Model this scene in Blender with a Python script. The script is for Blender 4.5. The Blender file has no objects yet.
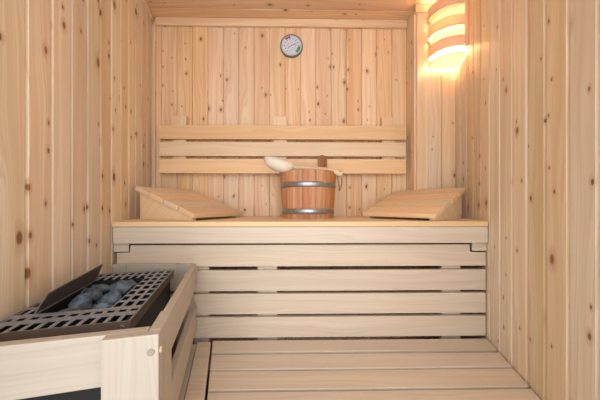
import bpy, bmesh, math, random
from mathutils import Vector, Matrix, noise
random.seed(7)
S = bpy.context.scene
COL = S.collection
R = math.radians

# ------------------------------------------------------------------ helpers
def link(name, me, mat=None, parent=None, loc=None, rot=None):
    o = bpy.data.objects.new(name, me)
    COL.objects.link(o)
    if mat is not None and me is not None:
        me.materials.append(mat)
    if parent: o.parent = parent
    if loc is not None: o.location = loc
    if rot is not None: o.rotation_euler = rot
    return o

def from_bm(name, bm, mat=None, parent=None, loc=None, rot=None, smooth=False):
    bmesh.ops.recalc_face_normals(bm, faces=bm.faces[:])
    me = bpy.data.meshes.new(name)
    bm.to_mesh(me); bm.free()
    if smooth:
        for p in me.polygons: p.use_smooth = True
    return link(name, me, mat, parent, loc, rot)

def thing(name, label, cat, loc=(0, 0, 0), rotz=0, group=None):
    o = bpy.data.objects.new(name, None); COL.objects.link(o)
    o.empty_display_size = .05
    o.location = loc; o.rotation_euler = (0, 0, rotz)
    o['label'] = label; o['category'] = cat
    if group: o['group'] = group
    return o

def tag(o, label, cat, group=None):
    o['label'] = label; o['category'] = cat
    if group: o['group'] = group
    return o

def structure(o):
    o['kind'] = 'structure'
    return o

def bevel(bm, w, seg=2):
    if w > 0:
        bmesh.ops.bevel(bm, geom=bm.edges[:], offset=w, segments=seg, profile=.6, affect='EDGES')

def add_box(bm, lo, hi):
    v = bmesh.ops.create_cube(bm, size=1)['verts']
    for q in v:
        q.co = Vector([lo[i] + (q.co[i] + .5) * (hi[i] - lo[i]) for i in range(3)])
    return v

def board(name, lo, hi, mat, parent=None, bev=.002, seg=2, label=None):
    """box given by two corners in the parent's frame; mesh origin at its middle"""
    c = [(lo[i] + hi[i]) / 2 for i in range(3)]
    h = [abs(hi[i] - lo[i]) / 2 for i in range(3)]
    bm = bmesh.new(); add_box(bm, [-x for x in h], h); bevel(bm, bev, seg)
    o = from_bm(name, bm, mat, parent, loc=c)
    if label: o['label'] = label
    return o

def upright(name, lo, hi, mat, parent=None, bev=.002, label=None):
    """vertical board: mesh made lying along local x, then stood up, so that its grain runs up"""
    c = [(lo[i] + hi[i]) / 2 for i in range(3)]
    h = [abs(hi[i] - lo[i]) / 2 for i in range(3)]
    bm = bmesh.new(); add_box(bm, (-h[2], -h[1], -h[0]), (h[2], h[1], h[0])); bevel(bm, bev, 2)
    o = from_bm(name, bm, mat, parent, loc=c, rot=(0, R(90), 0))
    if label: o['label'] = label
    return o

def prism(name, pts, a, b, axis, mat, parent=None, bev=0.0, bseg=2):
    """polygon extruded along an axis: axis 'z' pts=(x,y); 'y' pts=(x,z)"""
    bm = bmesh.new()
    def P(p, t): return (p[0], p[1], t) if axis == 'z' else ((p[0], t, p[1]) if axis == 'y' else (t, p[0], p[1]))
    v0 = [bm.verts.new(P(p, a)) for p in pts]; v1 = [bm.verts.new(P(p, b)) for p in pts]
    bm.faces.new(v0[::-1]); bm.faces.new(v1)
    n = len(pts)
    for i in range(n): bm.faces.new((v0[i], v0[(i + 1) % n], v1[(i + 1) % n], v1[i]))
    bevel(bm, bev, bseg)
    return from_bm(name, bm, mat, parent)

def tube_bm(bm, pts, rad, seg=8, closed=False):
    n = len(pts); rings = []
    up0 = Vector((0, 0, 1))
    for i, p in enumerate(pts):
        p = Vector(p)
        a = Vector(pts[(i - 1) % n]) if (i > 0 or closed) else p
        b = Vector(pts[(i + 1) % n]) if (i < n - 1 or closed) else p
        t = (b - a).normalized()
        s = t.cross(up0)
        if s.length < 1e-3: s = t.cross(Vector((0, 1, 0)))
        s.normalize(); u = s.cross(t).normalized()
        r = rad[i] if isinstance(rad, (list, tuple)) else rad
        rx, rz = r if isinstance(r, (list, tuple)) else (r, r)
        rings.append([bm.verts.new(p + s * math.cos(2 * math.pi * k / seg) * rx + u * math.sin(2 * math.pi * k / seg) * rz) for k in range(seg)])
    m = n if closed else n - 1
    for i in range(m):
        A, B = rings[i], rings[(i + 1) % n]
        for k in range(seg): bm.faces.new((A[k], A[(k + 1) % seg], B[(k + 1) % seg], B[k]))
    if not closed:
        bm.faces.new(rings[0][::-1]); bm.faces.new(rings[-1])

def lathe_bm(bm, prof, seg=48, mtx=None):
    """closed-profile or open-profile lathe round local z"""
    rings = []
    for r, z in prof:
        if r < 1e-6: rings.append([bm.verts.new((0, 0, z))])
        else: rings.append([bm.verts.new((r * math.cos(2 * math.pi * k / seg), r * math.sin(2 * math.pi * k / seg), z)) for k in range(seg)])
    for A, B in zip(rings, rings[1:]):
        for k in range(seg):
            k2 = (k + 1) % seg
            if len(A) == 1 and len(B) == 1: continue
            if len(A) == 1: bm.faces.new((A[0], B[k], B[k2]))
            elif len(B) == 1: bm.faces.new((A[k], A[k2], B[0]))
            else: bm.faces.new((A[k], A[k2], B[k2], B[k]))
    if mtx is not None: bmesh.ops.transform(bm, matrix=mtx, verts=bm.verts[:])

def catmull(P, n=6):
    P = [Vector(p) for p in P]; out = []
    for i in range(len(P) - 1):
        p0 = P[max(i - 1, 0)]; p1 = P[i]; p2 = P[i + 1]; p3 = P[min(i + 2, len(P) - 1)]
        for k in range(n):
            t = k / n
            out.append(.5 * ((2 * p1) + (-p0 + p2) * t + (2 * p0 - 5 * p1 + 4 * p2 - p3) * t * t + (-p0 + 3 * p1 - 3 * p2 + p3) * t ** 3))
    out.append(P[-1]); return out

# ------------------------------------------------------------------ materials
def new_mat(name):
    m = bpy.data.materials.new(name); m.use_nodes = True
    nt = m.node_tree; nt.nodes.clear()
    out = nt.nodes.new('ShaderNodeOutputMaterial')
    b = nt.nodes.new('ShaderNodeBsdfPrincipled')
    nt.links.new(b.outputs[0], out.inputs[0])
    return m, nt, b, out

def N(nt, typ, **kw):
    n = nt.nodes.new(typ)
    for k, v in kw.items(): setattr(n, k, v)
    return n

def M(nt, op, a, b=None, c=None, clamp=False):
    n = nt.nodes.new('ShaderNodeMath'); n.operation = op; n.use_clamp = clamp
    for i, x in enumerate((a, b, c)):
        if x is None: continue
        if hasattr(x, 'links') or hasattr(x, 'is_linked'): nt.links.new(x, n.inputs[i])
        else: n.inputs[i].default_value = x
    return n.outputs[0]

def mixc(nt, fac, a, b, blend='MIX'):
    n = nt.nodes.new('ShaderNodeMix'); n.data_type = 'RGBA'; n.blend_type = blend
    for sock, x in ((n.inputs[0], fac), (n.inputs[6], a), (n.inputs[7], b)):
        if hasattr(x, 'is_linked'): nt.links.new(x, sock)
        elif isinstance(x, (int, float)): sock.default_value = x
        else: sock.default_value = (*x, 1)
    return n.outputs[2]

def smooth(nt, x, lo, hi, a=0., b=1.):
    n = nt.nodes.new('ShaderNodeMapRange'); n.interpolation_type = 'SMOOTHSTEP'
    nt.links.new(x, n.inputs[0])
    for i, v in zip((1, 2, 3, 4), (lo, hi, a, b)):
        if hasattr(v, 'is_linked'): nt.links.new(v, n.inputs[i])
        else: n.inputs[i].default_value = v
    return n.outputs[0]

def wood(name, base, dark, across=0, along=2, pitch=None, knots=0.0, grain=1.0, vary=.12,
         hue=None, rough=.5, seed=0., knot_size=1.0, third=None, translucent=0.0, fine=1.0):
    """procedural timber. pitch: cladding made of boards of this width, each with its own tone"""
    m, nt, bs, out = new_mat(name)
    tc = N(nt, 'ShaderNodeTexCoord'); sep = N(nt, 'ShaderNodeSeparateXYZ')
    nt.links.new(tc.outputs['Object'], sep.inputs[0])
    U0 = sep.outputs[across]; V = sep.outputs[along]
    if third is not None: U0 = M(nt, 'ADD', U0, sep.outputs[third])
    if pitch:
        idx = M(nt, 'FLOOR', M(nt, 'DIVIDE', U0, pitch))
        w = N(nt, 'ShaderNodeTexWhiteNoise', noise_dimensions='1D')
        nt.links.new(M(nt, 'ADD', idx, seed + .37), w.inputs['W'])
        rnd = w.outputs['Value']; rcol = w.outputs['Color']
        U = M(nt, 'SUBTRACT', U0, M(nt, 'MULTIPLY', idx, pitch))      # 0..pitch within the board
        off = M(nt, 'MULTIPLY', rnd, 37.)
    else:
        oi = N(nt, 'ShaderNodeObjectInfo'); rnd = oi.outputs['Random']
        w = N(nt, 'ShaderNodeTexWhiteNoise', noise_dimensions='1D')
        nt.links.new(M(nt, 'MULTIPLY', rnd, 91.7), w.inputs['W']); rcol = w.outputs['Color']
        U = U0; off = M(nt, 'MULTIPLY', rnd, 37.)
    Vo = M(nt, 'ADD', V, off)
    sc = N(nt, 'ShaderNodeSeparateColor'); nt.links.new(rcol, sc.inputs[0])
    col = base
    kd = None
    # ---- knots
    if knots > 0:
        cv = N(nt, 'ShaderNodeCombineXYZ')
        nt.links.new(M(nt, 'MULTIPLY', M(nt, 'ADD', U, M(nt, 'MULTIPLY', off, .31)), 14.), cv.inputs[0])
        nt.links.new(M(nt, 'MULTIPLY', Vo, 8.5), cv.inputs[1])
        vo = N(nt, 'ShaderNodeTexVoronoi', voronoi_dimensions='2D', feature='F1')
        vo.inputs['Scale'].default_value = 1.0; vo.inputs['Randomness'].default_value = 1.0
        nt.links.new(cv.outputs[0], vo.inputs['Vector'])
        vc = N(nt, 'ShaderNodeSeparateColor'); nt.links.new(vo.outputs['Color'], vc.inputs[0])
        keep = M(nt, 'LESS_THAN', vc.outputs[0], knots)
        # radius differs from knot to knot
        rad = M(nt, 'MULTIPLY', M(nt, 'ADD', M(nt, 'MULTIPLY', M(nt, 'POWER', vc.outputs[1], 3.), .085), .038), knot_size)
        d = M(nt, 'DIVIDE', vo.outputs['Distance'], rad)
        core = M(nt, 'MULTIPLY', smooth(nt, d, .55, 1.15, 1., 0.), keep)
        ring = M(nt, 'MULTIPLY', smooth(nt, d, 1.0, 3.0, 1., 0.), keep)
        kd = (core, ring, vc.outputs[2], d, keep)
    # ---- grain: long narrow streaks, bowed by slow noise and pushed aside by knots
    n1 = N(nt, 'ShaderNodeTexNoise', noise_dimensions='2D'); n1.inputs['Detail'].default_value = 2
    c1 = N(nt, 'ShaderNodeCombineXYZ'); nt.links.new(M(nt, 'MULTIPLY', U, 9.), c1.inputs[0]); nt.links.new(M(nt, 'MULTIPLY', Vo, 1.3), c1.inputs[1])
    n1.inputs['Scale'].default_value = 1.0; nt.links.new(c1.outputs[0], n1.inputs['Vector'])
    warp = M(nt, 'MULTIPLY', M(nt, 'SUBTRACT', n1.outputs[0], .5), .09)
    Ug = M(nt, 'ADD', U, warp)
    if kd: Ug = M(nt, 'ADD', Ug, M(nt, 'MULTIPLY', kd[1], .006))
    c2 = N(nt, 'ShaderNodeCombineXYZ'); nt.links.new(M(nt, 'MULTIPLY', Ug, 150. * fine), c2.inputs[0]); nt.links.new(M(nt, 'MULTIPLY', Vo, 1.1), c2.inputs[1])
    n2 = N(nt, 'ShaderNodeTexNoise', noise_dimensions='2D'); n2.inputs['Scale'].default_value = 1.0
    n2.inputs['Detail'].default_value = 3; n2.inputs['Roughness'].default_value = .55
    nt.links.new(c2.outputs[0], n2.inputs['Vector'])
    g = smooth(nt, n2.outputs[0], .38, .72)
    c3 = N(nt, 'ShaderNodeCombineXYZ'); nt.links.new(M(nt, 'MULTIPLY', Ug, 28.), c3.inputs[0]); nt.links.new(M(nt, 'MULTIPLY', Vo, .9), c3.inputs[1])
    n3 = N(nt, 'ShaderNodeTexNoise', noise_dimensions='2D'); n3.inputs['Scale'].default_value = 1.0; n3.inputs['Detail'].default_value = 2
    nt.links.new(c3.outputs[0], n3.inputs['Vector'])
    g2 = smooth(nt, n3.outputs[0], .35, .7)
    col = mixc(nt, M(nt, 'MULTIPLY', g, 0.85 * grain), base, dark)
    col = mixc(nt, M(nt, 'MULTIPLY', g2, 0.70 * grain), col, dark)
    # ---- board to board tone
    hsv = N(nt, 'ShaderNodeHueSaturation'); nt.links.new(col, hsv.inputs['Color'])
    nt.links.new(M(nt, 'ADD', M(nt, 'MULTIPLY', M(nt, 'SUBTRACT', sc.outputs[0], .5), vary * 1.2), 1.), hsv.inputs['Value'])
    nt.links.new(M(nt, 'ADD', M(nt, 'MULTIPLY', M(nt, 'SUBTRACT', sc.outputs[1], .5), vary * 2.6), 1.), hsv.inputs['Saturation'])
    nt.links.new(M(nt, 'ADD', M(nt, 'MULTIPLY', M(nt, 'SUBTRACT', sc.outputs[2], .5), vary * .09), .5), hsv.inputs['Hue'])
    col = hsv.outputs[0]
    if kd:
        col = mixc(nt, M(nt, 'MULTIPLY', kd[1], .35), col, (.46, .22, .09))
        kc = mixc(nt, kd[2], (.30, .12, .045), (.11, .045, .02))
        col = mixc(nt, M(nt, 'MULTIPLY', kd[0], .92), col, kc)
    nt.links.new(col, bs.inputs['Base Color'])
    bs.inputs['Roughness'].default_value = rough
    bs.inputs['Specular IOR Level'].default_value = .35
    bp = N(nt, 'ShaderNodeBump'); bp.inputs['Strength'].default_value = .12; bp.inputs['Distance'].default_value = .001
    nt.links.new(n2.outputs[0], bp.inputs['Height']); nt.links.new(bp.outputs[0], bs.inputs['Normal'])
    if translucent > 0:
        tr = N(nt, 'ShaderNodeBsdfTranslucent'); nt.links.new(col, tr.inputs['Color'])
        mx = N(nt, 'ShaderNodeMixShader'); mx.inputs[0].default_value = translucent
        nt.links.new(bs.outputs[0], mx.inputs[1]); nt.links.new(tr.outputs[0], mx.inputs[2])
        nt.links.new(mx.outputs[0], out.inputs[0])
    return m

def plain(name, col, rough=.5, metal=0., noise_amt=0., nscale=40., bump=0., emit=None, estr=0.):
    m, nt, b, out = new_mat(name)
    b.inputs['Base Color'].default_value = (*col, 1); b.inputs['Roughness'].default_value = rough; b.inputs['Metallic'].default_value = metal
    if noise_amt or bump:
        tc = N(nt, 'ShaderNodeTexCoord'); n = N(nt, 'ShaderNodeTexNoise'); n.inputs['Scale'].default_value = nscale; n.inputs['Detail'].default_value = 4
        nt.links.new(tc.outputs['Object'], n.inputs['Vector'])
        if noise_amt:
            c = mixc(nt, smooth(nt, n.outputs[0], .35, .65), tuple(x * (1 - noise_amt) for x in col), tuple(min(1, x * (1 + noise_amt)) for x in col))
            nt.links.new(c, b.inputs['Base Color'])
        if bump:
            bp = N(nt, 'ShaderNodeBump'); bp.inputs['Strength'].default_value = bump; bp.inputs['Distance'].default_value = .004
            nt.links.new(n.outputs[0], bp.inputs['Height']); nt.links.new(bp.outputs[0], b.inputs['Normal'])
    if emit:
        b.inputs['Emission Color'].default_value = (*emit, 1); b.inputs['Emission Strength'].default_value = estr
    return m

PINE, PINE_D = (.87, .755, .60), (.75, .57, .40)
PITCH_S, PITCH_B = .0896, .0931
M_left = wood('pine_cladding_left', PINE, PINE_D, 0, 2, PITCH_S, .42, seed=11., knot_size=1.5, vary=.17)
M_right = wood('pine_cladding_right', PINE, PINE_D, 0, 2, PITCH_S, .48, seed=53., knot_size=1.1, vary=.17)
M_back = wood('pine_cladding_back', (.91, .685, .475), (.76, .475, .28), 0, 2, PITCH_B, .46, seed=5., knot_size=.92, vary=.11)
M_ceil = wood('pine_cladding_ceiling', (.90, .65, .42), (.72, .43, .23), 1, 0, PITCH_S, .42, seed=29., vary=.10)
M_chase = wood('pine_cladding_boxing', (.90, .71, .51), (.76, .51, .32), 0, 2, .08, .30, seed=77., vary=.10)
M_trim = wood('pine_trim', (.89, .69, .49), (.76, .51, .32), 2, 0, None, .22, vary=.06, third=1)
M_aspen = wood('pale_bench_timber', (.72, .605, .49), (.59, .465, .355), 2, 0, None, 0, grain=.6, vary=.05, third=1, rough=.45)
M_rest = wood('honey_backrest_timber', (.86, .65, .44), (.78, .53, .33), 2, 0, None, 0, grain=.75, vary=.17, third=1, rough=.45)
M_guard = wood('guard_timber', (.50, .44, .375), (.42, .355, .285), 2, 0, None, 0, grain=.55, vary=.05, third=1, rough=.45)
M_cedar = wood('reddish_stave_timber', (.66, .35, .20), (.46, .21, .11), 0, 2, .034, 0, grain=1.2, vary=.16, seed=3., rough=.4)
M_ear = wood('dark_ear_timber', (.50, .27, .15), (.34, .16, .08), 0, 2, None, 0, vary=.05)
M_bowl = wood('pale_bowl_timber', (.86, .78, .68), (.78, .68, .56), 1, 0, None, 0, vary=.02, third=2, rough=.4)
M_ladle = wood('ladle_timber', (.80, .66, .50), (.66, .48, .31), 1, 0, None, 0, vary=.03, third=2, rough=.4)
M_veneer = wood('lamp_veneer', (.84, .60, .44), (.74, .47, .33), 2, 0, None, 0, grain=.5, vary=.10, third=1, translucent=.20)
M_veneer_in = wood('lamp_inner_veneer', (.92, .82, .66), (.88, .74, .55), 2, 0, None, 0, grain=.4, vary=.06, third=1, translucent=.18)
M_metal = plain('brown_heater_steel', (.14, .10, .078), .36, .35)
M_grate = plain('grey_grate_steel', (.27, .29, .33), .38, .25, .15, 90.)
M_black = plain('black_heater_casing', (.004, .004, .004), .6)
M_lid = plain('dark_deflector_steel', (.12, .098, .09), .42, .2, .2, 60.)
M_stone = plain('blue_grey_stone', (.085, .112, .148), .8, 0, .5, 35., .8)
M_steel = plain('brushed_hoop_steel', (.43, .47, .53), .42, 1., .12, 120.)
M_screw = plain('bright_screw', (.75, .80, .88), .2, 1.)
M_dial = plain('pale_dial', (.66, .72, .84), .35)
M_rim = plain('grey_dial_case', (.20, .22, .24), .4, .3)
M_ink = plain('dial_ink', (.05, .05, .10), .5)
M_red = plain('dial_red', (.42, .04, .05), .5)
M_green = plain('dial_green', (.08, .36, .07), .5)
M_cord = plain('leather_cord', (.30, .17, .08), .7)
M_bulb = plain('lit_lamp_glass', (1., .93, .8), .3, emit=(1., .74, .44), estr=56.)
M_opal = wood('opal_plate', (.95, .88, .76), (.93, .85, .72), 1, 0, None, 0, grain=.2, vary=.01, translucent=.3)
M_white = plain('lamp_socket', (.8, .78, .74), .4)
M_dark = plain('dark_grain_hole', (.33, .27, .21), .8)
M_floor = plain('grey_tile_floor', (.11, .105, .10), .6, 0, .15, 8.)

# ------------------------------------------------------------------ geometry of the room
ZC = .994                       # eye height
DECK, SEAT, CEIL = .450, .932, 2.119
YB = 1.633
def xl(y): return -.856 - .2232 * (y - YB)          # left wall
def xr(y): return .787 + .279 * (y - 1.073)         # right wall
CHX, CHY = .681, 1.500                               # boxing in the right back corner
YF = -.12

WIDE = ((-.0120, 0.), (-.0110, .0006), (-.0010, .0098), (.0002, .0102), (.0010, .0102), (.0014, .0006), (.0024, 0.))
NARROW = ((-.0048, 0.), (-.0016, .0038), (-.0012, .0080), (.0010, .0080), (.0014, .0030), (.0032, 0.))
def cladding(name, p0, p1, z0, z1, pitch, phase, mat, joint=NARROW, thick=.014):
    """tongue-and-groove boards from p0 to p1 (plan), face on the line p0-p1, boards' backs away from the room.
       local x runs p0->p1, local y points into the wall."""
    p0 = Vector(p0); p1 = Vector(p1); L = (p1 - p0).length
    ang = math.atan2(p1.y - p0.y, p1.x - p0.x)
    # profile points along local x
    prof = [(0., 0.)]
    k = math.floor((0 - phase) / pitch)
    j = phase + k * pitch
    while j < L + pitch:
        for dx, dy in joint:
            x = j + dx
            if 0 < x < L: prof.append((x, dy))
        j += pitch
    prof.append((L, 0.))
    bm = bmesh.new()
    lo = [bm.verts.new((x - phase, y, z0)) for x, y in prof]
    hi = [bm.verts.new((x - phase, y, z1)) for x, y in prof]
    bl = [bm.verts.new((x - phase, thick, z0)) for x in (0, L)]
    bh = [bm.verts.new((x - phase, thick, z1)) for x in (0, L)]
    for i in range(len(prof) - 1): bm.faces.new((lo[i], lo[i + 1], hi[i + 1], hi[i]))
    bm.faces.new((bl[1], bl[0], bh[0], bh[1]))
    bm.faces.new((bl[0], lo[0], hi[0], bh[0])); bm.faces.new((lo[-1], bl[1], bh[1], hi[-1]))
    bm.faces.new([bl[0], bl[1]] + lo[::-1]); bm.faces.new(hi + [bh[1], bh[0]])
    d = (p1 - p0).normalized()
    o = from_bm(name, bm, mat, loc=(p0.x + d.x * phase, p0.y + d.y * phase, 0), rot=(0, 0, ang))
    return structure(o)

# left wall: from the front to the back corner; a joint sits 0.12 m before the back corner
Lp = Vector((xl(YF), YF)), Vector((xl(YB), YB))
LL = (Lp[1] - Lp[0]).length
cladding('wall_left', Lp[0], Lp[1], 0, CEIL, PITCH_S, LL - .117 - PITCH_S * 12, M_left, [(-a, b) for a, b in WIDE[::-1]])
# the room stands on the right of this line, so flip: local y of the left wall must point to -x
# back wall, left to right
cladding('wall_back', (xl(YB), YB), (xr(YB) + .02, YB), 0, CEIL, PITCH_B, (.0315 - xl(YB)) % PITCH_B, M_back)
# right wall: from the back to the front
Rp = Vector((xr(YB + .02), YB + .02)), Vector((xr(YF), YF))
tj = (Vector((xr(1.3335), 1.3335)) - Rp[0]).length
cladding('wall_right', Rp[0], Rp[1], 0, CEIL, PITCH_S, tj % PITCH_S, M_right, WIDE)
# boxed-in corner
cladding('wall_corner_front', (CHX + .004, CHY), (xr(CHY) - .001, CHY), SEAT + .002, CEIL, .08, .7403 - CHX + .0, M_chase, thick=.014)
o = cladding('wall_corner_side', (CHX, YB - .001), (CHX, CHY + .0), SEAT + .002, CEIL, .3, .2, M_chase, thick=.014)

# ceiling: boards run left-right
def ceiling():
    bm = bmesh.new(); ys = []
    j = 1.542
    while j > YF - .1: j -= PITCH_S
    pts = [(YF, 0.)]
    while j < YB + .1:
        for dy, dz in ((-.0060, 0.), (-.0020, .0045), (-.0018, .0090), (.0016, .0090), (.0020, .0040), (.0050, 0.)):
            y = j + dy
            if YF < y < YB + .02: pts.append((y, dz))
        j += PITCH_S
    pts.append((YB + .02, 0.))
    a = [bm.verts.new((xl(y) - .015, y - 1.542, dz)) for y, dz in pts]
    b = [bm.verts.new((xr(y) + .015, y - 1.542, dz)) for y, dz in pts]
    for i in range(len(pts) - 1): bm.faces.new((a[i], b[i], b[i + 1], a[i + 1]))
    t = [bm.verts.new((v.co.x, v.co.y, .02)) for v in (a[0], b[0], b[-1], a[-1])]
    bm.faces.new(t)
    bm.faces.new([t[0], t[1], b[0], a[0]]); bm.faces.new([t[2], t[3], a[-1], b[-1]])
    bm.faces.new([t[3], t[0]] + a); bm.faces.new([t[1], t[2]] + b[::-1])
    structure(from_bm('ceiling', bm, M_ceil, loc=(0, 1.542, CEIL)))
ceiling()
fl = prism('floor', [(xl(YF) - .02, YF), (xr(YF) + .02, YF), (xr(YB) + .03, YB + .02), (xl(YB) - .02, YB + .02)], -.03, 0, 'z', M_floor)
structure(fl)

# cornice strips
def strip(name, p0, p1, lo, hi, out, mat=M_trim, bev=.004):
    """moulding along p0->p1 (plan); lo..hi heights; out = thickness towards the left side of the direction"""
    p0 = Vector(p0); p1 = Vector(p1); L = (p1 - p0).length
    bm = bmesh.new(); add_box(bm, (0, 0, lo - hi), (L, out, 0)); bevel(bm, bev, 3)
    o = from_bm(name, bm, mat, loc=(p0.x, p0.y, hi), rot=(0, 0, math.atan2(p1.y - p0.y, p1.x - p0.x)))
    return structure(o)
strip('trim_1', (CHX - .003, YB - .001), (xl(YB) + .022, YB - .001), CEIL - .047, CEIL - .001, .020)      # back
strip('trim_2', (xl(YB) + .001, YB - .022), (xl(YF) + .001, YF), CEIL - .026, CEIL - .001, .014)          # left
strip('trim_3', (xr(CHY) - .003, CHY - .001), (CHX - .012, CHY - .001), CEIL - .047, CEIL - .001, .016)    # on the boxing
strip('trim_4', (xr(YF) - .002, YF), (xr(CHY - .04) - .002, CHY - .04), CEIL - .026, CEIL - .001, .014)
t5 = upright('trim_5', (CHX - .002, CHY - .013, SEAT + .002), (.7403, CHY - .001, CEIL - .05), M_trim, None, .002)
structure(t5)
structure(upright('trim_6', (CHX - .013, CHY - .001, SEAT + .002), (CHX - .001, CHY + .045, CEIL - .05), M_trim, None, .002))
# quarter strip in the left back corner
structure(upright('trim_7', (xl(YB) + .003, YB - .018, SEAT + .002), (xl(YB) + .022, YB - .001, CEIL - .05), M_trim, None, .003))

# ------------------------------------------------------------------ upper bench
ub = thing('upper_bench', 'high pale wooden bench running along the back wall under the backrest', 'bench', (0, 1.08, SEAT))
ub.location = (0, 0, 0)
y = 1.080
for i in range(5):
    y0 = y + .106 * i; y1 = y0 + .100 if i < 4 else 1.628
    if i == 4: r0 = r1 = CHX - .016
    else: r0, r1 = xr(y0) - .003, xr(y1) - .003
    pts = [(xl(y0) + .003, y0), (r0, y0), (r1, y1), (xl(y1) + .003, y1)]
    prism('seat_slat', pts, SEAT - .0222, SEAT, 'z', M_rest, ub, .004 if i else .006, 3)
board('fascia', (xl(1.086) + .006, 1.086, .8434), (xr(1.086) - .003, 1.106, SEAT - .0228), M_aspen, ub, .002)
def cleat(x0, x1, y0, y1, xfun, sgn):
    a, b = xfun(y0) + sgn * .0008, xfun(y1) + sgn * .0008
    pts = [(a, y0), (a + sgn * .060, y0), (b + sgn * .060, y1), (b, y1)]
    prism('support_block', pts, .8075, SEAT - .0230, 'z', M_aspen, ub, .002)
cleat(0, 0, 1.1065, 1.62, xl, 1); cleat(0, 0, 1.1065, 1.495, xr, -1)

# slatted panel closing the front below the bench
bp_ = thing('bench_panel', 'upright panel of four pale horizontal slats below the high bench', 'panel', (0, 1.107, DECK))
bp_.location = (0, 0, 0)
PY = 1.107
zs = [(.7455, .8345), (.6445, .7300), (.5495, .6330), (.4535, .5375)]
xa, xb = xl(PY) + .012, xr(PY) - .003
for i, (z0, z1) in enumerate(zs):
    if i == 0:
        pts = [(xa, z0), (xb, z0), (xb, .801), (xb - .068, .801), (xb - .068, z1), (xa + .056, z1), (xa + .056, .803), (xa, .803)]
        prism('slat', pts, PY, PY + .020, 'y', M_aspen, bp_, .002)
    else:
        board('slat', (xa, PY, z0), (xb, PY + .020, z1), M_aspen, bp_, .002)
for px0, px1 in ((-.158, -.076), (.620, .700)):
    upright('batten', (px0, PY + .0205, DECK - .03), (px1, PY + .042, .835), M_aspen, bp_)
upright('batten', (-.42, PY + .0205, DECK - .03), (-.36, PY + .042, .835), M_aspen, bp_)

# ------------------------------------------------------------------ guard / heater frame
G0 = Vector((-.2443, .4853)); GA = math.atan2(.2425, .9702)
gd = Vector((-.2425, .9702)); gr = Vector((.9702, .2425))
def gw(r, d): p = G0 + gd * d + gr * r; return p
def wall_r(d):            # where the left wall is met, in guard coordinates
    p = G0 + gd * d
    # p.x + gr.x*r = xl(p.y+gr.y*r)
    return (xl(p.y) - p.x) / (gr.x + .2232 * gr.y)

# lower bench / platform
lb = thing('lower_bench', 'low pale slatted platform filling the floor in front of the high bench', 'bench', (0, 0, 0))
def strip_x(y):           # right edge of the side strip, parallel to the guard
    return -.3375 - .2565 * (y - 1.0945)
yy = 1.092
for i in range(11):
    y1 = yy - .0995 * i - (.004 if i else 0); y0 = y1 - (.0880 if i else .085)
    pts = [(strip_x(y0) + .004, y0), (xr(y0) - .005, y0), (xr(y1) - .005, y1), (strip_x(y1) + .004, y1)]
    prism('slat', pts, DECK - .026, DECK, 'z', M_aspen, lb, .002)
ea, eb = gw(.0015, .0), gw(.0015, .615)
ps = [(ea.x, ea.y), (strip_x(ea.y) - .004, ea.y), (strip_x(1.083) - .004, 1.083), (eb.x, 1.083)]
prism('edge_board', ps, DECK - .026, DECK, 'z', M_aspen, lb, .002)
board('bearer', (-.10, .06, .0), (-.06, 1.08, DECK - .0265), M_aspen, lb)
board('bearer', (.48, .06, .0), (.52, 1.08, DECK - .0265), M_aspen, lb)

gt = thing('heater_guard', 'pale wooden slatted guard rail around the sauna heater at the left wall', 'guard rail', (G0.x, G0.y, 0), GA)
GT = .765
upright('corner_post', (-.090, 0, .0), (0, .020, GT), M_guard, gt, .003)
upright('corner_post', (-.022, .0205, .0), (0, .118, GT), M_guard, gt, .003)
def rail_d(name, r0, r1, d0, d1, z0, z1):
    c = ((r0 + r1) / 2, (d0 + d1) / 2, (z0 + z1) / 2); hx = (d1 - d0) / 2; hy = (r1 - r0) / 2; hz = (z1 - z0) / 2
    bm = bmesh.new(); add_box(bm, (-hx, -hy, -hz), (hx, hy, hz)); bevel(bm, .0025, 2)
    return from_bm(name, bm, M_guard, gt, loc=c, rot=(0, 0, R(90)))
SR = [(.677, GT), (.510, .604), (.360, .4485)]
for z0, z1 in SR: rail_d('side_rail', -.018, 0, .1185, .608, z0, z1)
upright('inner_batten', (-.040, .545, .20), (-.0185, .600, GT - .03), M_guard, gt)
for zz0, zz1 in ((.673, GT), (.30, .39)):
    board('front_rail', (wall_r(.03) + .004, .0205, zz0), (-.0225, .0405, zz1), M_guard, gt, .0025)
inv = (Matrix.Translation((G0.x, G0.y, 0)) @ Matrix.Rotation(GA, 4, 'Z')).inverted()
def square_to_bench(o):
    o.matrix_basis = inv @ o.matrix_basis
square_to_bench(upright('rear_post', (-.474, 1.0845, 0), (-.416, 1.1055, GT - .004), M_guard, gt, .003))
square_to_bench(upright('rear_post', (xl(1.085) + .004, 1.0845, 0), (-.672, 1.1055, GT - .004), M_guard, gt, .003))
square_to_bench(board('rear_rail', (-.6715, 1.0845, .655), (-.4745, 1.1045, GT - .001), M_guard, gt, .0025))
# plug in the post face and one on its side
def disc(name, r, loc, rot, mat, parent, h=.002, label=None):
    bm = bmesh.new(); lathe_bm(bm, [(0, 0), (r, 0), (r, h * .6), (r * .85, h), (0, h)], 20)
    o = from_bm(name, bm, mat, parent, loc=loc, rot=rot)
    if label: o['label'] = label
    return o
disc('plug', .0065, (-.0125, -.0002, .734), (R(90), 0, 0), M_dark, gt, .0015, 'dark round plug hole')
disc('plug', .0062, (.0001, .011, .7325), (0, R(90), 0), M_ladle, gt, .003)

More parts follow.
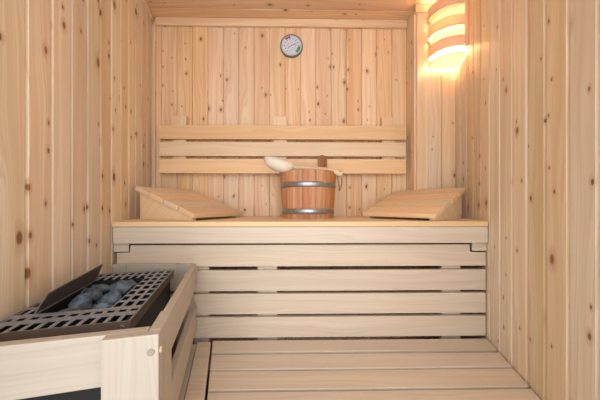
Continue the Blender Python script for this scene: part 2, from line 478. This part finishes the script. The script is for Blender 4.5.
# ------------------------------------------------------------------ heater
HZ = .758
ht = thing('sauna_heater', 'brown steel sauna heater with slotted top grate and tilted plate, at left wall', 'heater', (G0.x, G0.y, 0), GA)
r0, r1, d0, d1 = -.3305, -.0745, .094, .549
NC, NR = 11, 10
cw = (r1 - r0) / NC; ch = (d1 - d0) / NR
rc = [r0]; rs = []
for i in range(NC):
    a = r0 + cw * i
    rc += [a + cw * .16, a + cw * .82]
rc.append(r1)
dc = [d0]
for j in range(NR):
    a = d0 + ch * j
    if j == 1: dc += [a + ch * .30, a + ch * .70]
    else: dc += [a + ch * .10, a + ch * .90]
dc.append(d1)
def is_slot(i, j): return i % 2 == 1 and j % 2 == 1
def in_open(rm, dm): return r0 + cw * 1.0 + .004 < rm < r1 - cw * 2.0 - .004 and d0 + ch * 2 + .003 < dm < d0 + ch * 8.3
# insert opening boundaries
ro0, ro1, do0, do1 = r0 + cw * 1.9, r1 - cw * 2.95, d0 + ch * 2.05, d1 - ch * 1.85
def grid_fill():
    bm = bmesh.new(); cache = {}
    def V(x, y):
        k = (round(x, 5), round(y, 5))
        if k not in cache: cache[k] = bm.verts.new((x, y, HZ))
        return cache[k]
    slots = []
    for i in range(1, len(rc) - 1, 2):
        for j in range(1, len(dc) - 1, 2):
            sx0, sx1, sy0, sy1 = rc[i], rc[i + 1], dc[j], dc[j + 1]
            mx, my = (sx0 + sx1) / 2, (sy0 + sy1) / 2
            if ro0 < mx < ro1 and do0 < my < do1: continue
            slots.append((sx0, sx1, sy0, sy1))
    xs = sorted(set([round(v, 6) for v in rc] + [ro0, ro1])); ys = sorted(set([round(v, 6) for v in dc] + [do0, do1]))
    for a, b in zip(xs, xs[1:]):
        for c, d in zip(ys, ys[1:]):
            mx, my = (a + b) / 2, (c + d) / 2
            if ro0 < mx < ro1 and do0 < my < do1: continue
            if any(s[0] < mx < s[1] and s[2] < my < s[3] for s in slots): continue
            bm.faces.new((V(a, c), V(b, c), V(b, d), V(a, d)))
    ext = bmesh.ops.extrude_face_region(bm, geom=bm.faces[:])
    for g in ext['geom']:
        if isinstance(g, bmesh.types.BMVert): g.co.z -= .0018
    return bm
from_bm('grate', grid_fill(), M_grate, ht)
# lip frame round the grate: four folded edges as one part
bm = bmesh.new()
add_box(bm, (r0, d0 - .0015, HZ - .0225), (r1 + .0015, d0 + .001, HZ + .0008))
add_box(bm, (r1 - .001, d0 + .001, HZ - .0225), (r1 + .0015, d1, HZ + .0008))
add_box(bm, (r0, d1 - .001, HZ - .0225), (r1 + .0015, d1 + .0015, HZ + .0008))
from_bm('lip', bm, M_metal, ht)['label'] = 'brown folded steel edge of the grate'
# casing: open-topped box
def open_box(lo, hi, t):
    bm = bmesh.new()
    add_box(bm, (lo[0], lo[1], lo[2]), (hi[0], hi[1], lo[2] + t))
    add_box(bm, (lo[0], lo[1], lo[2] + t), (lo[0] + t, hi[1], hi[2])); add_box(bm, (hi[0] - t, lo[1], lo[2] + t), (hi[0], hi[1], hi[2]))
    add_box(bm, (lo[0] + t, lo[1], lo[2] + t), (hi[0] - t, lo[1] + t, hi[2])); add_box(bm, (lo[0] + t, hi[1] - t, lo[2] + t), (hi[0] - t, hi[1], hi[2]))
    return bm
from_bm('casing', open_box((r0 + .004, d0 + .010, .0), (r1 - .010, d1 - .006, HZ - .0045), .004), M_black, ht)
from_bm('stone_basket', open_box((ro0 - .003, do0 - .003, HZ - .115), (ro1 + .003, do1 + .003, HZ - .004), .002), M_black, ht)
# deflector plate standing along the left edge of the opening
bm = bmesh.new()
P = [(-.290, .188, HZ + .0012), (-.290, .470, HZ + .0012), (-.2705, .470, HZ + .050), (-.2715, .198, HZ + .040)]
vs = [bm.verts.new(p) for p in P]; bm.faces.new(vs)
ext = bmesh.ops.extrude_face_region(bm, geom=bm.faces[:])
for g in ext['geom']:
    if isinstance(g, bmesh.types.BMVert): g.co += Vector((.0028, 0, -.001))
from_bm('deflector_plate', bm, M_lid, ht)
disc('screw', .0045, (r1 - .014, d0 - .0016, HZ - .011), (R(90), 0, 0), M_screw, ht, .002, 'bright steel screw head')

# stones
def stone_mesh(sd, rx, ry, rz):
    bm = bmesh.new(); bmesh.ops.create_icosphere(bm, subdivisions=2, radius=1)
    rg = random.Random(sd); planes = []
    for _ in range(13):
        n = Vector((rg.gauss(0, 1), rg.gauss(0, 1), rg.gauss(0, 1))).normalized(); planes.append((n, rg.uniform(.50, .78)))
    for v in bm.verts:
        for n, t in planes:
            dd = v.co.dot(n)
            if dd > t: v.co -= n * (dd - t) * .9
        v.co *= 1 + .22 * noise.noise(v.co * 2.0 + Vector((sd * 3.1, 0, 0)))
        v.co.x *= rx; v.co.y *= ry; v.co.z *= rz
    return bm
rg = random.Random(4)
def stone(r, d, z, rx, ry, rz, label, sd):
    p = gw(r, d)
    o = from_bm('sauna_stone', stone_mesh(sd, rx, ry, rz), M_stone, None, loc=(p.x, p.y, z), rot=(rg.uniform(-.4, .4), rg.uniform(-.4, .4), rg.uniform(0, 6)))
    for q in o.data.polygons: q.use_smooth = False
    return tag(o, label, 'stone', 'sauna stones in the heater')
GEN = 'rough blue-grey sauna stone filling the opening of the heater grate'
sd = 1
for i in range(3):
    for j in range(6):
        stone(ro0 + .027 + i * (ro1 - ro0 - .054) / 2, do0 + .026 + j * (do1 - do0 - .052) / 5, HZ - .056 + rg.uniform(-.004, .004) + .012 - (.004 if i == 0 else 0), 0.0237, 0.0237, .022, GEN, sd); sd += 1
TOPS = [(.74, .66, -.006, .040, .038, .029, 'largest blue-grey sauna stone, on top at the middle of the heap in the heater'),
        (.27, .62, -.014, .031, .036, .025, GEN), (.72, .93, -.014, .036, .026, .024, GEN), (.22, .90, -.016, .030, .030, .024, GEN),
        (.76, .36, -.012, .034, .038, .026, GEN), (.25, .33, -.018, .033, .038, .024, GEN),
        (.76, .09, -.014, .034, .028, .024, 'blue-grey sauna stone in the front right corner of the heater opening'), (.25, .05, -.020, .031, .028, .022, GEN)]
for (a, b, zz, sx, sy, sz, lab) in TOPS:
    p = gw(ro0 + .004 + a * (ro1 - ro0 - .008), do0 + .020 + b * (do1 - do0 - .040))
    o = from_bm('sauna_stone', stone_mesh(sd, sx, sy, sz), M_stone, None, loc=(p.x, p.y, HZ + zz), rot=(rg.uniform(-.2, .2), rg.uniform(-.2, .2), GA + rg.uniform(-.3, .3)))
    tag(o, lab, 'stone', 'sauna stones in the heater'); sd += 1

# ------------------------------------------------------------------ backrest
br = thing('backrest', 'long backrest of three honey-coloured horizontal boards on the back wall', 'backrest', (0, 0, 0))
for z0, z1 in ((.190, .2750), (.2905, .3730), (.3890, .4700)):
    board('backrest_board', (-.789, 1.570, ZC + z0), (.650, 1.590, ZC + z1), M_rest, br, .003)
for bx in (-.680, -.090, .555):
    upright('batten', (bx - .040, 1.5905, ZC + .200), (bx + .040, YB - .001, ZC + .530), M_trim, br, .002)

# ------------------------------------------------------------------ headrests
def headrest(side, x, y, phi, label):
    sg = 1 if side == 'L' else -1
    Wd, Ln, al, e = .359, .366, .3494, .0085
    t = thing('headrest', label, 'headrest', (x, y, SEAT + .0003), 0, 'slatted wedge headrests on the high bench')
    # local x runs along the slats, local y up the slope (away from the low edge)
    d = Vector((sg * math.sin(phi), math.cos(phi))); u = Vector((-sg * math.cos(phi), math.sin(phi)))
    # choose a right-handed frame: X=+-d, Y=u
    X = d if d.x * u.y - d.y * u.x > 0 else -d
    t.rotation_euler = (0, 0, math.atan2(X.y, X.x))
    x0, x1 = (0, Wd) if X == d else (-Wd, 0)
    th = .020; n = 4; gap = .007; w = (Ln - gap * (n - 1)) / n
    for i in range(n):
        s = i * (w + gap) + w / 2
        bm = bmesh.new(); add_box(bm, (-Wd / 2, -w / 2, -th / 2), (Wd / 2, w / 2, th / 2)); bevel(bm, .0022, 2)
        c = Vector(((x0 + x1) / 2, s * math.cos(al) + math.sin(al) * th / 2, e + th + s * math.sin(al) - th / 2 * math.cos(al)))
        from_bm('slat', bm, M_rest, t, loc=c, rot=(al, 0, 0))
    ta = math.tan(al)
    # underside line of the slats: z = e + th - th/cos + s_h*tan
    base = e + th - th / math.cos(al)
    yb = Ln * math.cos(al) - .012
    ylow = .020
    for xx in (x0 + .012, x1 - .032):
        pts = [(ylow, 0), (yb, 0), (yb, base + yb * ta - .0006), (ylow, base + ylow * ta - .0006)]
        prism('side_board', pts, xx, xx + .020, 'x', M_rest, t, .0012)
    return t
headrest('L', -.4194, 1.124, .395, 'slatted wedge headrest by the left wall, turned towards the middle of the bench')
headrest('R', .5690, 1.0865, .6880, 'slatted wedge headrest at the right wall, below the corner lamp')

# ------------------------------------------------------------------ bucket
BX, BY = .067, 1.425
bk = thing('sauna_bucket', 'round reddish wooden bucket with two steel hoops standing on the bench', 'bucket', (BX, BY, SEAT + .0003))
H = .238; RT, RB = .150, .133
def rad(z): return RB + (RT - RB) * z / H
bm = bmesh.new(); n = 24; seg = n * 4
rings = []
prof = [(0., 0.), (0., 1.), (.5, 1.), (1., 1.), (1., 0.)]
def ring(rf, z, groove):
    out = []
    for k in range(seg):
        a = 2 * math.pi * k / seg
        r = rf - (.0022 if (k % 4 == 0 and groove) else 0)
        out.append(bm.verts.new((r * math.cos(a), r * math.sin(a), z)))
    return out
rr = [ring(RB - .018, .014, False), ring(RB - .014, .0, False), ring(RB, .0, True), ring(rad(H * .5), H * .5, True), ring(RT, H - .002, True), ring(RT - .003, H, False), ring(RT - .013, H, False), ring(rad(.016) - .016, .016, False)]
for A, B in zip(rr, rr[1:]):
    for k in range(seg): bm.faces.new((A[k], A[(k + 1) % seg], B[(k + 1) % seg], B[k]))
bm.faces.new(rr[-1]); bm.faces.new(rr[0][::-1])
M_stave = M_cedar
from_bm('stave_body', bm, M_stave, bk)
for z0, z1 in ((.153, .181), (.021, .049)):
    bm = bmesh.new()
    lathe_bm(bm, [(rad(z0) + .0002, z0), (rad(z0) + .0022, z0 + .001), (rad(z1) + .0022, z1 - .001), (rad(z1) + .0002, z1)], 96)
    o = from_bm('hoop', bm, M_steel, bk, smooth=True)
# raised ear stave at the back right, with a hole
def ear():
    pts = []
    for k in range(13):
        a = math.pi * k / 12
        pts.append((.026 * math.cos(a), .092 + .021 * math.sin(a)))
    pts = [(.026, -.02)] + pts + [(-.026, -.02)]
    o = prism('ear', pts, -.007, .007, 'y', M_ear, bk, .002)
    a = R(52)
    o.location = ((RT - .020) * math.cos(a) + .006, (RT - .024) * math.sin(a) - .0, H - .001)
    o.rotation_euler = (0, 0, a - R(90))
ear()

# ladle lying across the bucket rim
lz = SEAT + H
ld = thing('sauna_ladle', 'pale wooden ladle lying across the rim of the bucket', 'ladle', (0, 0, 0))
# bowl: long rounded scoop, opening upwards and away
BC = Vector((-.082, 1.340, lz + .034)); BE = Vector((.225, 1.392, lz - .012))
ax = (BE - BC).normalized()
bm = bmesh.new()
lathe_bm(bm, [(0, -.042), (.018, -.038), (.030, -.026), (.036, -.008), (.037, .010), (.034, .010), (.032, -.006), (.026, -.022), (.015, -.032), (0, -.036)], 32)
for v in bm.verts:
    v.co *= 1.08; v.co.x *= 1.95; v.co.z *= .88
    if v.co.x > 0: v.co.x *= 1.05
    else: v.co.z += .10 * abs(v.co.x)
o = from_bm('bowl', bm, M_bowl, ld, loc=BC, rot=(R(-18), R(14), R(3)), smooth=True)
bm = bmesh.new()
pts = catmull([(-.030, 1.344, lz + .020), (.0, 1.346, lz + .0165), (.05, 1.350, lz + .0145), (.12, 1.354, lz + .0105), (.18, 1.358, lz + .002), (.218, 1.360, lz - .008), (.236, 1.361, lz - .016)], 5)
nn = len(pts)
rads = [((.0085 + .006 * abs(2 * i / (nn - 1) - 1) ** 2.2 + (.004 if i > nn - 6 else 0)) * 1.0, .0115 + (.0045 if i > nn - 8 else 0)) for i in range(nn)]
tube_bm(bm, [tuple(p) for p in pts], rads, 12)
hd = from_bm('handle', bm, M_ladle, ld, smooth=True)
cz = lz - .014
bm = bmesh.new()
loop = [(x_ - .000, y_ - .031, z_) for x_, y_, z_ in [(.224 + .0, 1.380, cz + .016), (.232, 1.382, cz - .01), (.235, 1.386, cz - .04), (.230, 1.390, cz - .07), (.2235, 1.391, cz - .085), (.222, 1.392, cz - .065), (.219, 1.398, cz - .035), (.216, 1.402, cz - .01), (.220, 1.402, cz + .014)]]
tube_bm(bm, [tuple(p) for p in catmull(loop, 4)], .0034, 6)
o = from_bm('cord_loop', bm, M_cord, hd, smooth=True); o['label'] = 'brown hanging cord'

# ------------------------------------------------------------------ thermometer on the back wall
th_ = thing('thermometer', 'round sauna thermometer and hygrometer with pale dial on the back wall', 'thermometer', (-.023, YB - .0008, ZC + .964))
th_.rotation_euler = (R(90), 0, 0)      # local z faces the room
TR = .068
bm = bmesh.new(); lathe_bm(bm, [(0, 0), (TR, 0), (TR, .016), (TR - .002, .0195), (TR - .006, .0195), (TR - .008, .0145), (0, .0145)], 64)
from_bm('case', bm, M_rim, th_, smooth=False)
bm = bmesh.new(); lathe_bm(bm, [(0, .0147), (TR - .0075, .0147), (TR - .0075, .0155), (0, .0155)], 64)
dial = from_bm('dial', bm, M_dial, th_)
def arc(name, ri, ro, a0, a1, mat, par):
    bm = bmesh.new(); n = 14; vs = []
    for k in range(n + 1):
        a = R(a0 + (a1 - a0) * k / n); vs.append((bm.verts.new((ri * math.cos(a), ri * math.sin(a), .0159)), bm.verts.new((ro * math.cos(a), ro * math.sin(a), .0159))))
    for A, B in zip(vs, vs[1:]): bm.faces.new((A[0], A[1], B[1], B[0]))
    ext = bmesh.ops.extrude_face_region(bm, geom=bm.faces[:])
    for g in ext['geom']:
        if isinstance(g, bmesh.types.BMVert): g.co.z -= .0003
    return from_bm(name, bm, mat, par)
arc('red_zone', .046, .057, 98, 132, M_red, dial)
arc('green_zone', .040, .056, -52, -5, M_green, dial)
bm = bmesh.new()
def mark(x, y, w, h, a):
    v = add_box(bm, (-w / 2, -h / 2, .0156), (w / 2, h / 2, .0160)); m_ = Matrix.Translation((x, y, 0)) @ Matrix.Rotation(a, 4, 'Z')
    for q in v: q.co = m_ @ q.co
for k in range(40):
    a = 2 * math.pi * k / 40
    mark(.0545 * math.cos(a), .0545 * math.sin(a), .0016 if k % 5 else .003, .0035 if k % 5 else .005, a + math.pi / 2)
for k in range(12):
    a = R(-50 + 280 * k / 11)
    mark(.041 * math.cos(a), .041 * math.sin(a), .006, .0045, 0)
for k in range(8):
    a = R(-30 + 240 * k / 7)
    mark(.024 * math.cos(a), .024 * math.sin(a) - .004, .0035, .003, 0)
from_bm('scale_marks', bm, M_ink, dial)
for a, l, nm in ((R(20), .030, 'needle'), (R(212), .024, 'needle')):
    bm = bmesh.new(); v = add_box(bm, (-.004, -.0012, .0163), (l, .0012, .0170))
    for q in v: q.co = Matrix.Rotation(a, 4, 'Z') @ q.co
    from_bm(nm, bm, M_ink, th_)

# ------------------------------------------------------------------ corner lamp
lp = thing('corner_lamp', 'lit lamp with curved wooden slat shade in the right back corner', 'lamp', (0, 0, 0))
arcp = [(.770, 1.484), (.728, 1.462), (.720, 1.425), (.734, 1.380), (.768, 1.343), (.812, 1.324), (.849, 1.322)]
def band(name, z0, z1, mat, inset=0., pa=0., pb=1., th=.0022, droop=0.):
    C = catmull([(p[0], p[1], 0) for p in arcp], 6)
    n = len(C); i0 = int(pa * (n - 1)); i1 = int(pb * (n - 1)); C2 = C[i0:i1 + 1]
    cc = Vector((.85, 1.46, 0)); bm = bmesh.new(); rows = []
    for i, p in enumerate(C2):
        a = C2[max(i - 1, 0)]; b = C2[min(i + 1, len(C2) - 1)]; t = (b - a).normalized(); nrm = Vector((-t.y, t.x, 0))
        if nrm.dot(cc - p) < 0: nrm = -nrm
        q = p + nrm * inset; q2 = q + nrm * th
        f = i / (len(C2) - 1); dz = -droop * math.sin(math.pi * f)
        rows.append([bm.verts.new((q.x, q.y, ZC + z0 + dz)), bm.verts.new((q.x, q.y, ZC + z1 + dz)), bm.verts.new((q2.x, q2.y, ZC + z1 + dz)), bm.verts.new((q2.x, q2.y, ZC + z0 + dz))])
    for A, B in zip(rows, rows[1:]):
        for k in range(4): bm.faces.new((A[k], A[(k + 1) % 4], B[(k + 1) % 4], B[k]))
    bm.faces.new(rows[0][::-1]); bm.faces.new(rows[-1])
    o = from_bm(name, bm, mat, lp)
    return o
for z0, z1 in ((.798, .853), (.903, .958), (1.008, 1.063)): band('shade_slat', z0, z1, M_veneer)
for z0, z1 in ((.846, .910), (.952, 1.014)): band('shade_slat', z0, z1, M_veneer_in, inset=.012)
def bottom_plate(name, z0, z1, inset, mat):
    C = [Vector((p.x, p.y)) for p in catmull([(p[0], p[1], 0) for p in arcp], 6)]
    cc = Vector((.85, 1.46)); pts = [p + (cc - p).normalized() * inset for p in C]
    pts = [p for p in pts] + [Vector((xr(1.452) - .006, 1.452)), Vector((.862, 1.484)), Vector((.80, 1.486))]
    return prism(name, [tuple(p) for p in pts], ZC + z0, ZC + z1, 'z', mat, lp)
bottom_plate('diffuser_plate', .7685, .7715, .006, M_opal)
C = [p for p in catmull([(p[0], p[1], ZC + .767) for p in arcp], 6)]
C = [p + Vector(((Vector((.85, 1.46, ZC + .767)) - p).normalized() * .006)) for p in C] + [Vector((xr(1.39) - .006, 1.39, ZC + .767)), Vector((xr(1.452) - .006, 1.452, ZC + .767)), Vector((.862, 1.484, ZC + .767)), Vector((.80, 1.486, ZC + .767))]
bm = bmesh.new(); tube_bm(bm, [tuple(p) for p in C], .0017, 6, closed=True)
from_bm('plate_rim', bm, M_veneer, lp)
# frame battens on the two walls
wa = math.atan2(.279, 1.)
def wall_batten(s_mid, z0, z1, w, t, name):
    yq = s_mid; x = xr(yq)
    bm = bmesh.new(); add_box(bm, (-(z1 - z0) / 2, -w / 2, -t), ((z1 - z0) / 2, w / 2, 0))
    bevel(bm, .0015, 1)
    o = from_bm(name, bm, M_veneer, lp)
    Mx = Matrix.Translation((x - .0015, yq, ZC + (z0 + z1) / 2)) @ Matrix.Rotation(-wa, 4, 'Z') @ Matrix.Rotation(R(90), 4, 'Y')
    # after the stand-up turn local -z points to -x... keep the batten on the room side of the wall
    Mx = Matrix.Translation((x - .0015, yq, ZC + (z0 + z1) / 2)) @ Matrix.Rotation(-wa, 4, 'Z') @ Matrix(((0, 0, 1, 0), (0, 1, 0, 0), (-1, 0, 0, 0), (0, 0, 0, 1)))
    o.matrix_basis = Mx
    return o
wall_batten(1.313, .790, 1.085, .020, .014, 'frame_batten')
upright('frame_batten', (.764, CHY - .0225, ZC + .790), (.780, CHY - .0135, ZC + 1.085), M_veneer, lp, .001)
upright('frame_batten', (.764, CHY - .0132, ZC + .790), (.780, CHY - .0015, ZC + 1.085), M_white, lp, .001)
# lamp base and glass bowl
bm = bmesh.new(); lathe_bm(bm, [(0, -.05), (.030, -.045), (.045, -.025), (.050, 0), (.045, .03), (.030, .055), (.024, .07), (0, .07)], 32)
from_bm('lamp_glass', bm, M_bulb, lp, loc=(.805, 1.415, ZC + .905), smooth=True)
bm = bmesh.new(); lathe_bm(bm, [(0, 0), (.028, 0), (.028, .05), (.04, .055), (.04, .07), (0, .07)], 24)
from_bm('lamp_socket', bm, M_white, lp, loc=(.805, 1.415, ZC + .976))
# wire stay from the ring to the wall batten
bm = bmesh.new(); tube_bm(bm, [(xr(1.448) - .006, 1.448, ZC + .7675), (xr(1.38) - .006, 1.38, ZC + .785), (xr(1.315) - .006, 1.315, ZC + .800)], .0012, 6)
from_bm('wire_stay', bm, M_ear, lp)
disc('screw', .006, (.8345, 1.3075, ZC + .803), (R(90), 0, R(-30)), M_screw, lp, .002)

# ------------------------------------------------------------------ light
W = bpy.data.worlds.new('world'); S.world = W; W.use_nodes = True
bg = W.node_tree.nodes['Background']; bg.inputs[0].default_value = (.94, .975, .995, 1); bg.inputs[1].default_value = 1.6
def area(name, loc, target, sx, sy, power, col):
    l = bpy.data.lights.new(name, 'AREA'); l.shape = 'RECTANGLE'; l.size = sx; l.size_y = sy; l.energy = power; l.color = col
    o = bpy.data.objects.new(name, l); COL.objects.link(o); o.location = loc
    o.rotation_euler = (Vector(target) - Vector(loc)).to_track_quat('-Z', 'Y').to_euler()
    return o
area('daylight_from_the_room_outside', (0, -1.5, 1.35), (0, 1.5, 1.25), 1.3, 1.9, 27., (.94, .975, .99))

# ------------------------------------------------------------------ camera
cam = bpy.data.cameras.new('camera'); co = bpy.data.objects.new('camera', cam); COL.objects.link(co)
cam.sensor_width = 36.; cam.lens = 269. * 36 / 600; cam.shift_y = 6 / 600; cam.clip_start = .01
co.location = (0, 0, ZC); co.rotation_euler = (R(90), 0, R(-1))
S.camera = co
S.view_settings.view_transform = 'Standard'; S.view_settings.look = 'None'
S.view_settings.exposure = .28; S.view_settings.gamma = 1.; S.view_settings.use_curve_mapping = False
